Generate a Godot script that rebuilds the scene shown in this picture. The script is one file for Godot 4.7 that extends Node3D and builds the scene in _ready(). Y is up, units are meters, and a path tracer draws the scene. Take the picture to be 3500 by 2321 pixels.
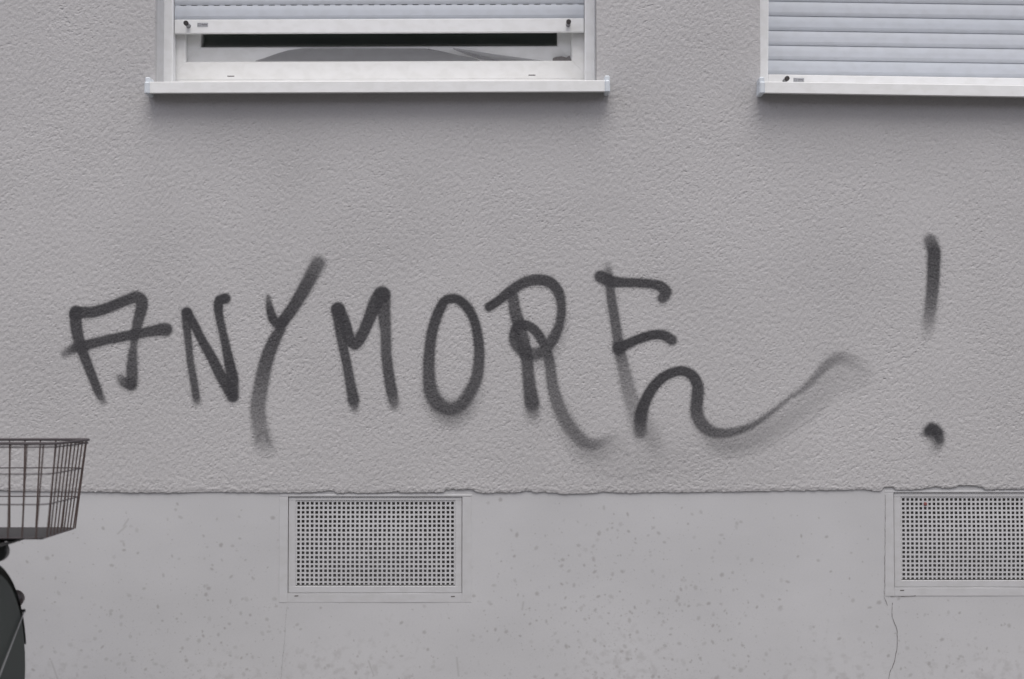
extends Node3D

# A grey stucco house wall with sprayed lettering, two windows with roller shutters, two
# ventilation grilles in a smooth plinth, and the rear of a bicycle backed up to the wall.
# World: wall face at z = 0, street towards +z, ground at y = 0.

const F := 4861.0          # focal length in photograph pixels
const EYE := 1.2
const DIST := 4.86
const PITCH := 0.0349

const X0 := -2.2           # finely built stretch of wall
const X1 := 2.2
const TOP := 2.64
const CELL := 0.005
const TW := 2048
const TH := 860
const TY0 := 0.80          # wall texture starts here

var M := {}
var n_a := FastNoiseLite.new()
var n_b := FastNoiseLite.new()
var n_mix := FastNoiseLite.new()
var n_fine := FastNoiseLite.new()
var n_edge := FastNoiseLite.new()
var n_low := FastNoiseLite.new()
var cov := PackedFloat32Array()
var ids := PackedByteArray()
var texel := (X1 - X0) / TW
var house: Node3D


# ---------------------------------------------------------------- helpers
func P(px: float, py: float, z := 0.0) -> Vector3:
	var dx := (px - 1750.0) / F
	var dy := -(py - 1160.5) / F
	var wy := dy * cos(PITCH) + sin(PITCH)
	var wz := -cos(PITCH) + dy * sin(PITCH)
	var t := (z - DIST) / wz
	return Vector3(dx * t, EYE + wy * t, z)


func lin(r: float, g: float, b: float) -> Color:
	return Color(r, g, b).linear_to_srgb()


func mat(called: String, c: Color, rough := 0.8, metal := 0.0) -> StandardMaterial3D:
	var m := StandardMaterial3D.new()
	m.resource_name = called
	m.albedo_color = c
	m.roughness = rough
	m.metallic = metal
	M[called] = m
	return m


func new_noise(n: FastNoiseLite, s: int, f: float, octaves := 1) -> void:
	n.seed = s
	n.noise_type = FastNoiseLite.TYPE_SIMPLEX_SMOOTH
	n.frequency = f
	n.fractal_type = FastNoiseLite.FRACTAL_FBM if octaves > 1 else FastNoiseLite.FRACTAL_NONE
	n.fractal_octaves = octaves


func part(called: String, mesh: Mesh, m: Material, parent: Node) -> MeshInstance3D:
	var o := MeshInstance3D.new()
	o.name = called
	o.mesh = mesh
	o.material_override = m
	parent.add_child(o, true)
	return o


func node(called: String, parent: Node, at := Vector3.ZERO) -> Node3D:
	var o := Node3D.new()
	o.name = called
	parent.add_child(o, true)
	o.position = at
	return o


func tag(o: Node, label: String, category := "", group := "") -> void:
	o.set_meta("label", label)
	if category: o.set_meta("category", category)
	if group: o.set_meta("group", group)


func face(st: SurfaceTool, pts: Array, out: Vector3) -> void:
	# a flat convex polygon whose front looks along out
	var n: Vector3 = (pts[1] - pts[0]).cross(pts[2] - pts[0])
	var p := pts.duplicate()
	if n.dot(out) > 0.0:
		p.reverse()
	for k in range(1, p.size() - 1):
		for v in [p[0], p[k], p[k + 1]]:
			st.add_vertex(v)


func start() -> SurfaceTool:
	var st := SurfaceTool.new()
	st.begin(Mesh.PRIMITIVE_TRIANGLES)
	st.set_smooth_group(-1)
	return st


func done(st: SurfaceTool) -> ArrayMesh:
	st.generate_normals()
	return st.commit()


# box between two corners with chamfered edges
func cbox(st: SurfaceTool, a: Vector3, b: Vector3, c := 0.002, turn := Basis.IDENTITY, at := Vector3.ZERO) -> void:
	var mid := (a + b) * 0.5
	var h := (b - a).abs() * 0.5
	c = minf(c, minf(h.x, minf(h.y, h.z)) * 0.9)
	var v := func(s: Vector3, axis: int) -> Vector3:
		var q := h - Vector3(c, c, c)
		q[axis] = h[axis]
		return turn * (mid + q * s) + at
	for axis in 3:
		var u := (axis + 1) % 3
		var w := (axis + 2) % 3
		for sg in [-1.0, 1.0]:
			var pts := []
			for k in [[-1.0, -1.0], [1.0, -1.0], [1.0, 1.0], [-1.0, 1.0]]:
				var s := Vector3.ZERO
				s[axis] = sg; s[u] = k[0]; s[w] = k[1]
				pts.append(v.call(s, axis))
			var o := Vector3.ZERO
			o[axis] = sg
			face(st, pts, turn * o)
		# edges along axis
		for k in [[-1.0, -1.0], [1.0, -1.0], [1.0, 1.0], [-1.0, 1.0]]:
			var s1 := Vector3.ZERO
			s1[axis] = -1.0; s1[u] = k[0]; s1[w] = k[1]
			var s2 := s1
			s2[axis] = 1.0
			var o := s1
			o[axis] = 0.0
			face(st, [v.call(s1, u), v.call(s2, u), v.call(s2, w), v.call(s1, w)], turn * o)
	for i in 8:
		var s := Vector3(1.0 if i & 1 else -1.0, 1.0 if i & 2 else -1.0, 1.0 if i & 4 else -1.0)
		face(st, [v.call(s, 0), v.call(s, 1), v.call(s, 2)], turn * s)


func box_mesh(a: Vector3, b: Vector3, c := 0.002) -> ArrayMesh:
	var st := start()
	cbox(st, a, b, c)
	return done(st)


# profile of (y, z) points swept along x
func sweep_x(st: SurfaceTool, prof: PackedVector2Array, xa: float, xb: float, closed := true) -> void:
	var n := prof.size()
	var mid := Vector2.ZERO
	for p in prof: mid += p / n
	for k in (n if closed else n - 1):
		var p := prof[k]
		var q := prof[(k + 1) % n]
		var o := (p + q) * 0.5 - mid
		var nrm := Vector2(q.y - p.y, p.x - q.x)
		if nrm.dot(o) < 0.0: nrm = -nrm
		face(st, [Vector3(xa, p.x, p.y), Vector3(xb, p.x, p.y), Vector3(xb, q.x, q.y), Vector3(xa, q.x, q.y)], Vector3(0, nrm.x, nrm.y))
	if closed:
		for e in [[xa, -1.0], [xb, 1.0]]:
			var tri := Geometry2D.triangulate_polygon(prof)
			for t in range(0, tri.size(), 3):
				var pts := []
				for u in 3: pts.append(Vector3(e[0], prof[tri[t + u]].x, prof[tri[t + u]].y))
				face(st, pts, Vector3(e[1], 0, 0))


# round tube along points, radius may vary
func tube(pts: PackedVector3Array, r, sides := 8, closed := false) -> ArrayMesh:
	var n := pts.size()
	var vv := PackedVector3Array()
	var nn := PackedVector3Array()
	var ix := PackedInt32Array()
	var up := Vector3.ZERO
	for k in n:
		var a := pts[(k - 1 + n) % n] if closed or k > 0 else pts[0]
		var b := pts[(k + 1) % n] if closed or k < n - 1 else pts[n - 1]
		var d := (b - a).normalized()
		if k == 0:
			up = d.cross(Vector3(0.31, 0.2, 0.93)).normalized()
		else:
			up = (up - d * up.dot(d)).normalized()
		var side := d.cross(up)
		var rr: float = r if r is float else r[k]
		for s in sides:
			var t := TAU * s / sides
			var o := up * cos(t) + side * sin(t)
			vv.append(pts[k] + o * rr)
			nn.append(o)
	for k in (n if closed else n - 1):
		var k2 := (k + 1) % n
		for s in sides:
			var s2 := (s + 1) % sides
			var q := [k * sides + s, k * sides + s2, k2 * sides + s2, k2 * sides + s]
			ix.append_array([q[0], q[2], q[1], q[0], q[3], q[2]])
	if not closed:
		for e in [0, n - 1]:
			var base := vv.size()
			var d: Vector3 = (pts[1] - pts[0]).normalized() * -1.0 if e == 0 else (pts[n - 1] - pts[n - 2]).normalized()
			for s in sides:
				vv.append(vv[e * sides + s])
				nn.append(d)
			for s in range(1, sides - 1):
				if e == 0: ix.append_array([base, base + s, base + s + 1])
				else: ix.append_array([base, base + s + 1, base + s])
	return arrays(vv, nn, ix)


func arrays(vv: PackedVector3Array, nn: PackedVector3Array, ix: PackedInt32Array, uv := PackedVector2Array()) -> ArrayMesh:
	var a := []
	a.resize(Mesh.ARRAY_MAX)
	a[Mesh.ARRAY_VERTEX] = vv
	a[Mesh.ARRAY_NORMAL] = nn
	a[Mesh.ARRAY_INDEX] = ix
	if uv.size(): a[Mesh.ARRAY_TEX_UV] = uv
	var m := ArrayMesh.new()
	m.add_surface_from_arrays(Mesh.PRIMITIVE_TRIANGLES, a)
	return m


# solid of revolution about z: profile of (radius, z)
func lathe_z(prof: Array, sides := 20) -> ArrayMesh:
	var st := start()
	for k in prof.size() - 1:
		var p: Vector2 = prof[k]
		var q: Vector2 = prof[k + 1]
		for s in sides:
			var t1 := TAU * s / sides
			var t2 := TAU * (s + 1) / sides
			var o := Vector3(cos((t1 + t2) / 2), sin((t1 + t2) / 2), 0)
			var nrm := o * (q.y - p.y) + Vector3(0, 0, p.x - q.x)
			var pts := [Vector3(cos(t1) * p.x, sin(t1) * p.x, p.y), Vector3(cos(t2) * p.x, sin(t2) * p.x, p.y), Vector3(cos(t2) * q.x, sin(t2) * q.x, q.y), Vector3(cos(t1) * q.x, sin(t1) * q.x, q.y)]
			if p.x < 1e-6: pts.remove_at(0)
			elif q.x < 1e-6: pts.remove_at(2)
			face(st, pts, nrm)
	return done(st)


func spline(p: Array, step: float) -> Array:
	# Catmull-Rom through points of any equal-length float arrays
	var out := []
	for k in p.size() - 1:
		var a: Array = p[maxi(k - 1, 0)]
		var b: Array = p[k]
		var c: Array = p[k + 1]
		var d: Array = p[mini(k + 2, p.size() - 1)]
		var len := Vector2(b[0], b[1]).distance_to(Vector2(c[0], c[1]))
		var cnt := maxi(1, int(len / step))
		for i in cnt:
			var t := float(i) / cnt
			var v := []
			for e in b.size():
				if e < 2:
					v.append(0.5 * (2.0 * b[e] + (c[e] - a[e]) * t + (2.0 * a[e] - 5.0 * b[e] + 4.0 * c[e] - d[e]) * t * t + (3.0 * b[e] - a[e] - 3.0 * c[e] + d[e]) * t * t * t))
				else:
					v.append(lerpf(b[e], c[e], t))
			out.append(v)
	out.append(p[-1])
	return out


# ---------------------------------------------------------------- stucco relief
func relief(x: float, y: float) -> float:
	var w := clampf(n_mix.get_noise_2d(x, y) * 1.6 + 0.5, 0.0, 1.0)
	var a := n_a.get_noise_2d((x * 0.83 + y * 0.56) * 0.72, (-x * 0.56 + y * 0.83) * 1.12)
	var b := n_b.get_noise_2d((x * 0.97 + y * 0.22) * 0.80, (-x * 0.22 + y * 0.97) * 1.08)
	var f := n_fine.get_noise_2d(x, y)
	var h := lerpf(a, b, w)
	# flattened tops with pits between
	h = minf(h, 0.18) + 0.25 * maxf(h - 0.18, 0.0)
	return h * 0.0014 + f * 0.0006 + n_low.get_noise_2d(x, y) * 0.0009


# lower edge of the stucco: traced points, then crumbled
const EDGE := [[-300, 1672], [0, 1676], [150, 1680], [350, 1680], [450, 1684], [620, 1684], [740, 1681], [900, 1684], [1060, 1683], [1095, 1679], [1140, 1676], [1152, 1685], [1210, 1683], [1260, 1685], [1330, 1683], [1362, 1678], [1368, 1684], [1516, 1682], [1526, 1672], [1560, 1673], [1612, 1671], [1624, 1679], [1650, 1686], [1700, 1683], [1760, 1684], [1790, 1678], [1812, 1676], [1830, 1684], [1862, 1681], [1905, 1685], [1918, 1689], [1975, 1687], [2040, 1685], [2060, 1680], [2150, 1685], [2250, 1682], [2330, 1683], [2500, 1680], [2640, 1678], [2780, 1676], [2950, 1673], [2985, 1678], [3008, 1677], [3019, 1665], [3042, 1664], [3060, 1673], [3111, 1675], [3152, 1669], [3194, 1664], [3244, 1669], [3281, 1659], [3318, 1659], [3350, 1663], [3366, 1673], [3500, 1670], [3900, 1668]]


func edge_y(x: float) -> float:
	var px := 1750.0 + x * F / DIST
	var py: float = EDGE[0][1]
	for k in EDGE.size() - 1:
		if px >= EDGE[k][0] and px <= EDGE[k + 1][0]:
			py = lerpf(EDGE[k][1], EDGE[k + 1][1], (px - EDGE[k][0]) / (EDGE[k + 1][0] - EDGE[k][0]))
	if px > 3900: py = 1668
	return P(1750, py).y + n_edge.get_noise_1d(x) * 0.0022 + n_edge.get_noise_1d(x * 4.3 + 40.0) * 0.0022


# ---------------------------------------------------------------- sprayed lettering
# strokes of [x, y, width, density, softness] in photograph pixels, one list per letter
func letters() -> Array:
	return [
		["letter_a", [
			[[258, 1066, 42, .95, 7], [259, 1115, 42, .95, 7], [270, 1169, 40, .95, 7], [287, 1219, 36, .95, 7], [316, 1293, 32, .95, 7], [336, 1343, 30, .92, 8], [351, 1374, 22, .6, 10]],
			[[254, 1076, 40, .95, 7], [274, 1070, 42, .95, 7], [316, 1068, 40, .95, 7], [357, 1057, 38, .95, 7], [399, 1040, 38, .95, 7], [440, 1024, 38, .95, 7], [468, 1017, 42, .95, 7], [483, 1031, 44, .95, 7], [482, 1057, 42, .95, 7], [471, 1098, 38, .92, 7], [461, 1144, 32, .9, 8], [455, 1185, 24, .88, 9], [452, 1214, 34, .9, 9], [450, 1256, 40, .92, 9], [450, 1297, 42, .92, 10], [447, 1316, 42, .8, 11]],
			[[446, 1316, 40, .85, 10], [424, 1308, 38, .85, 10], [409, 1292, 26, .6, 11]],
			[[220, 1210, 26, .6, 11], [254, 1192, 34, .93, 8], [287, 1183, 38, .95, 7], [357, 1165, 34, .95, 7], [440, 1148, 36, .95, 7], [502, 1136, 36, .95, 7], [550, 1128, 44, .95, 7], [566, 1128, 46, .95, 8]]]],
		["letter_n", [
			[[637, 1071, 37, .95, 7], [637, 1115, 30, .92, 7], [643, 1173, 26, .9, 7], [649, 1235, 26, .9, 7], [660, 1297, 27, .92, 7], [669, 1356, 28, .9, 8], [672, 1374, 26, .6, 10]],
			[[637, 1069, 36, .95, 7], [660, 1107, 32, .95, 7], [689, 1165, 32, .95, 7], [722, 1223, 36, .95, 7], [751, 1281, 38, .95, 7], [780, 1330, 42, .95, 8], [793, 1356, 42, .85, 10]],
			[[796, 1356, 38, .85, 10], [794, 1297, 42, .95, 8], [784, 1248, 38, .95, 7], [772, 1190, 32, .92, 7], [759, 1132, 29, .9, 7], [749, 1086, 30, .92, 7], [745, 1049, 33, .95, 7], [751, 1028, 38, .95, 7], [769, 1022, 38, .93, 8]]]],
		["letter_y", [
			[[1086, 902, 52, .75, 16], [1059, 952, 48, .9, 11], [1032, 1001, 46, .93, 9], [999, 1055, 42, .95, 8], [967, 1098, 42, .95, 8]],
			[[915, 1014, 14, .7, 9], [921, 1055, 28, .93, 8], [932, 1092, 34, .95, 8], [951, 1110, 34, .95, 8], [967, 1098, 36, .95, 8]],
			[[961, 1123, 32, .92, 8], [934, 1169, 44, .9, 8], [913, 1223, 48, .86, 8], [899, 1277, 50, .8, 9], [888, 1337, 52, .72, 10], [880, 1396, 54, .64, 11], [886, 1451, 55, .56, 13], [896, 1499, 60, .42, 18], [908, 1540, 66, .06, 26]],
			[[892, 1480, 12, .25, 9], [877, 1505, 12, .3, 12], [868, 1530, 10, .1, 12]],
			[[905, 1480, 12, .25, 9], [918, 1510, 14, .35, 12], [935, 1540, 14, .12, 14]]]],
		["letter_m", [
			[[1154, 1060, 48, .93, 8], [1157, 1104, 38, .92, 8], [1168, 1169, 34, .92, 7], [1184, 1245, 33, .92, 7], [1197, 1315, 36, .92, 8], [1207, 1369, 42, .94, 8], [1212, 1402, 18, .6, 12]],
			[[1154, 1058, 48, .93, 8], [1178, 1104, 38, .95, 7], [1192, 1152, 38, .95, 7], [1211, 1178, 40, .95, 7], [1233, 1152, 40, .95, 7], [1260, 1093, 42, .95, 7], [1281, 1039, 48, .95, 8], [1303, 1008, 58, .92, 9]],
			[[1306, 1011, 58, .9, 9], [1311, 1071, 46, .88, 8], [1317, 1136, 38, .86, 8], [1319, 1207, 37, .88, 8], [1327, 1277, 39, .9, 8], [1338, 1342, 40, .9, 8], [1346, 1384, 34, .7, 13]]]],
		["letter_o", [
			[[1511, 1041, 36, .95, 8], [1493, 1080, 38, .93, 8], [1475, 1141, 38, .92, 8], [1466, 1217, 40, .9, 8], [1465, 1284, 44, .88, 9], [1472, 1340, 50, .85, 11], [1497, 1382, 54, .85, 14], [1539, 1400, 50, .85, 18], [1580, 1380, 46, .85, 14], [1608, 1336, 44, .86, 11], [1629, 1289, 42, .88, 9], [1637, 1217, 38, .9, 8], [1632, 1151, 36, .92, 8], [1619, 1095, 34, .93, 8], [1594, 1050, 36, .94, 8], [1559, 1023, 34, .95, 8], [1526, 1026, 34, .95, 8], [1508, 1042, 32, .95, 8]],
			[[1468, 1340, 56, .2, 26], [1498, 1398, 66, .38, 30], [1540, 1424, 70, .45, 32], [1588, 1396, 66, .4, 30], [1624, 1330, 50, .18, 26]]]],
		["letter_r", [
			[[1671, 1050, 34, .95, 8], [1707, 1026, 33, .95, 7], [1748, 993, 37, .95, 7], [1794, 966, 38, .95, 7], [1840, 958, 40, .95, 7], [1881, 968, 40, .95, 7], [1909, 1003, 38, .93, 8], [1918, 1054, 32, .9, 8], [1912, 1105, 32, .88, 9], [1893, 1152, 38, .9, 9], [1862, 1193, 42, .9, 11], [1828, 1212, 44, .85, 14], [1794, 1204, 46, .9, 11], [1768, 1180, 46, .9, 9], [1757, 1154, 40, .92, 8], [1763, 1126, 36, .95, 8], [1786, 1111, 34, .95, 7], [1814, 1120, 34, .95, 7], [1840, 1146, 34, .95, 7], [1858, 1177, 36, .93, 8], [1872, 1217, 36, .86, 8], [1880, 1258, 38, .8, 9], [1886, 1309, 40, .76, 9], [1901, 1370, 44, .72, 11], [1925, 1427, 46, .66, 13], [1957, 1474, 46, .62, 15], [1998, 1513, 42, .62, 16], [2032, 1520, 38, .6, 18], [2064, 1508, 30, .4, 18], [2104, 1490, 20, .05, 18]],
			[[1753, 1018, 38, .86, 8], [1758, 1059, 42, .86, 8], [1773, 1115, 46, .9, 8], [1788, 1177, 48, .9, 8], [1799, 1228, 42, .9, 8], [1804, 1273, 42, .88, 8], [1809, 1324, 46, .9, 9], [1817, 1378, 54, .92, 11], [1822, 1425, 44, .3, 22]],
			[[1908, 1380, 50, .1, 26], [1940, 1460, 60, .28, 30], [1990, 1530, 66, .34, 34], [2050, 1545, 66, .26, 36], [2120, 1510, 60, .1, 36]],
			[[1925, 1060, 20, .25, 18], [1918, 1130, 28, .3, 20], [1880, 1210, 40, .3, 26], [1830, 1235, 40, .3, 24]]]],
		["letter_e", [
			[[2075, 908, 22, .25, 16], [2080, 945, 30, .85, 10], [2088, 1018, 34, .86, 8], [2098, 1080, 35, .84, 8], [2108, 1141, 36, .8, 9], [2116, 1197, 38, .82, 9], [2130, 1258, 44, .6, 12], [2147, 1330, 50, .52, 14], [2164, 1391, 52, .46, 16], [2185, 1465, 56, .3, 24], [2215, 1530, 60, .08, 30]],
			[[2052, 947, 44, .95, 8], [2083, 962, 42, .95, 8], [2129, 967, 34, .95, 7], [2180, 968, 33, .95, 7], [2226, 972, 34, .95, 7], [2256, 980, 38, .95, 7], [2275, 1000, 42, .95, 8], [2264, 1020, 38, .9, 9]],
			[[2113, 1192, 46, .92, 9], [2144, 1177, 36, .95, 8], [2180, 1161, 33, .95, 7], [2226, 1147, 34, .95, 7], [2266, 1147, 36, .95, 7], [2295, 1164, 38, .9, 9]],
			[[2187, 1478, 44, .7, 14], [2190, 1421, 46, .93, 9], [2206, 1370, 40, .95, 8], [2236, 1319, 36, .95, 7], [2277, 1284, 35, .95, 7], [2328, 1269, 35, .95, 7], [2366, 1286, 37, .95, 7], [2384, 1324, 42, .92, 8], [2381, 1375, 44, .9, 9], [2381, 1416, 46, .86, 10], [2401, 1455, 46, .84, 11], [2437, 1478, 40, .82, 12], [2486, 1481, 32, .8, 12], [2537, 1469, 26, .78, 11], [2593, 1442, 20, .72, 10], [2654, 1397, 16, .62, 9], [2700, 1360, 14, .52, 9], [2746, 1330, 20, .56, 11], [2787, 1289, 24, .56, 13], [2828, 1246, 34, .55, 16], [2868, 1226, 42, .5, 20], [2915, 1238, 44, .26, 26], [2965, 1275, 50, .04, 30]],
			[[2395, 1455, 40, .1, 24], [2440, 1510, 62, .34, 28], [2500, 1522, 66, .38, 30], [2580, 1500, 70, .32, 32], [2670, 1448, 74, .26, 36], [2760, 1385, 80, .2, 40], [2850, 1300, 90, .16, 44], [2940, 1300, 80, .05, 44]],
			[[2210, 1440, 40, .2, 22], [2235, 1500, 50, .26, 26], [2250, 1560, 50, .06, 30]],
			[[2000, 1590, 90, .05, 60], [2120, 1600, 110, .1, 70], [2260, 1580, 110, .08, 70], [2420, 1560, 90, .03, 60]]]],
		["exclamation_stroke", [
			[[3178, 824, 46, .7, 12], [3191, 862, 48, .92, 10], [3190, 913, 46, .9, 9], [3188, 967, 45, .86, 9], [3183, 1021, 44, .78, 10], [3177, 1070, 44, .62, 12], [3172, 1108, 42, .42, 16], [3166, 1150, 34, .05, 22]]]],
		["exclamation_dot", [
			[[3164, 1480, 30, .7, 16], [3184, 1466, 42, .95, 12], [3203, 1480, 42, .95, 11], [3211, 1506, 32, .85, 12], [3206, 1530, 22, .35, 16]],
			[[3180, 1478, 40, .9, 12], [3192, 1505, 30, .55, 18], [3192, 1535, 24, .2, 20]]]],
	]


func spray() -> void:
	cov.resize(TW * TH)
	ids.resize(TW * TH)
	var id := 0
	for l in letters():
		id += 1
		for s in l[1]:
			var buf := {}
			var pts := spline(s, 9.0)
			var w := []
			for p in pts:
				var q := P(p[0], p[1])
				w.append([(q.x - X0) / texel, (q.y - TY0) / texel, p[2] * 0.5 * 0.001 / texel, p[3], p[4] * 0.00072 / texel])
			for k in w.size() - 1:
				var a: Array = w[k]
				var b: Array = w[k + 1]
				var reach: float = maxf(a[2] + a[4], b[2] + b[4]) + 1.0
				var ab := Vector2(b[0] - a[0], b[1] - a[1])
				var l2 := maxf(ab.length_squared(), 1e-6)
				for j in range(int(minf(a[1], b[1]) - reach), int(maxf(a[1], b[1]) + reach) + 1):
					if j < 0 or j >= TH: continue
					for i in range(int(minf(a[0], b[0]) - reach), int(maxf(a[0], b[0]) + reach) + 1):
						if i < 0 or i >= TW: continue
						var t := clampf(((i - a[0]) * ab.x + (j - a[1]) * ab.y) / l2, 0.0, 1.0)
						var dx: float = i - a[0] - ab.x * t
						var dy: float = j - a[1] - ab.y * t
						var r := lerpf(a[2], b[2], t)
						var so := lerpf(a[4], b[4], t)
						var d := sqrt(dx * dx + dy * dy)
						if d >= r + so: continue
						var c := (1.0 - smoothstep(r - so, r + so, d)) * lerpf(a[3], b[3], t)
						var key := j * TW + i
						if c > buf.get(key, 0.0): buf[key] = c
			for key in buf:
				var c: float = buf[key]
				if c > cov[key] or ids[key] == 0: ids[key] = id
				cov[key] = 1.0 - (1.0 - cov[key]) * (1.0 - c)


func droplets() -> void:
	# single droplets of overspray round the strokes
	var rng := RandomNumberGenerator.new()
	rng.seed = 77
	for l in letters():
		for s in l[1]:
			var pts := spline(s, 6.0)
			for p in pts:
				for k in 9:
					var a := rng.randf() * TAU
					var d: float = p[2] * 0.5 + absf(rng.randfn(0.0, 1.0)) * (5.0 + p[4] * 0.9)
					var q := P(p[0] + cos(a) * d, p[1] + sin(a) * d)
					var i := int((q.x - X0) / texel)
					var j := int((q.y - TY0) / texel)
					if i < 1 or j < 1 or i >= TW - 1 or j >= TH - 1: continue
					var c: float = rng.randf_range(0.15, 0.55) * p[3]
					cov[j * TW + i] = 1.0 - (1.0 - cov[j * TW + i]) * (1.0 - c)
					if rng.randf() < 0.5:
						cov[j * TW + i + 1] = 1.0 - (1.0 - cov[j * TW + i + 1]) * (1.0 - c * 0.7)
						cov[(j + 1) * TW + i] = 1.0 - (1.0 - cov[(j + 1) * TW + i]) * (1.0 - c * 0.7)


func byte(v: float) -> int:
	return int(clampf((1.055 * pow(maxf(v, 0.0), 1.0 / 2.4) - 0.055) * 255.0 + 0.5, 0.0, 255.0))


func wall_texture() -> ImageTexture:
	var low := FastNoiseLite.new()
	new_noise(low, 71, 0.006, 4)
	var li := low.get_image(TW / 2, TH / 2, false, false, false)
	li.resize(TW, TH)
	var ld := li.get_data()
	var fine := FastNoiseLite.new()
	new_noise(fine, 72, 0.26, 2)
	var fd := fine.get_image(TW, TH, false, false, false).get_data()
	var data := PackedByteArray()
	data.resize(TW * TH * 3)
	var lut := []
	for v in 512:
		var k := 1.0 + (v - 256) / 256.0 * 0.14
		lut.append([byte(0.438 * k), byte(0.430 * k), byte(0.431 * k)])
	for j in TH:
		var src := j * TW
		var dst := (TH - 1 - j) * TW * 3
		for i in TW:
			var a: int = ld[src + i]
			var f: int = fd[src + i]
			var c := cov[src + i]
			if c < 0.003:
				var e: Array = lut[clampi(a + f, 0, 511)]
				data[dst] = e[0]; data[dst + 1] = e[1]; data[dst + 2] = e[2]
			else:
				# paint catches on the raised grain and thins out in the pits
				var g := (f - 128) / 128.0
				c = clampf(c + g * 0.5 * c * (1.15 - c) + (a - 128) / 128.0 * 0.10 * c, 0.0, 0.98)
				var k := 1.0 + (a + f - 256) / 256.0 * 0.14
				data[dst] = byte(lerpf(0.438 * k, 0.033, c))
				data[dst + 1] = byte(lerpf(0.430 * k, 0.032, c))
				data[dst + 2] = byte(lerpf(0.431 * k, 0.036, c))
			dst += 3
	return ImageTexture.create_from_image(Image.create_from_data(TW, TH, false, Image.FORMAT_RGB8, data))


func pits_texture() -> ImageTexture:
	# relief of the scraped stucco: short torn pits left by dragged grains, and the sand itself
	var hgt := PackedFloat32Array()
	hgt.resize(TW * TH)
	var rng := RandomNumberGenerator.new()
	rng.seed = 404
	for k in 84000:
		var cx := rng.randf() * TW
		var cy := rng.randf() * TH
		var wx := X0 + cx * texel
		var wy := TY0 + cy * texel
		var ang := 0.45 + 0.55 * n_mix.get_noise_2d(wx * 1.3, wy * 1.3) + rng.randf_range(-0.55, 0.55)
		var ln := rng.randf_range(1.2, 2.9) * (1.5 if rng.randf() < 0.12 else 1.0)
		var wd := rng.randf_range(0.75, 1.35)
		var dp := rng.randf_range(0.2, 1.0) * (0.85 + 0.7 * n_low.get_noise_2d(wx * 0.8 + 9.0, wy * 0.8))
		var raised := rng.randf() < 0.35
		if raised: dp = -dp * 0.6
		var ca := cos(ang)
		var sa := sin(ang)
		var reach := int(ln * 1.6) + 1
		for j in range(int(cy) - reach, int(cy) + reach + 1):
			if j < 0 or j >= TH: continue
			for i in range(int(cx) - reach, int(cx) + reach + 1):
				if i < 0 or i >= TW: continue
				var u := ((i - cx) * ca + (j - cy) * sa) / ln
				var v := (-(i - cx) * sa + (j - cy) * ca) / wd
				var d := u * u + v * v
				if d < 2.6: hgt[j * TW + i] -= dp * exp(-d * 1.5)
	var sand := FastNoiseLite.new()
	new_noise(sand, 73, 0.30, 2)
	var sd := sand.get_image(TW, TH, false, false, false).get_data()
	var data := PackedByteArray()
	data.resize(TW * TH)
	for j in TH:
		for i in TW:
			var h := 0.62 + clampf(hgt[j * TW + i], -1.6, 0.9) * 0.30 + (sd[j * TW + i] - 128) / 128.0 * 0.10
			data[(TH - 1 - j) * TW + i] = int(clampf(h, 0.0, 1.0) * 255.0)
	return ImageTexture.create_from_image(Image.create_from_data(TW, TH, false, Image.FORMAT_L8, data))


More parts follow.
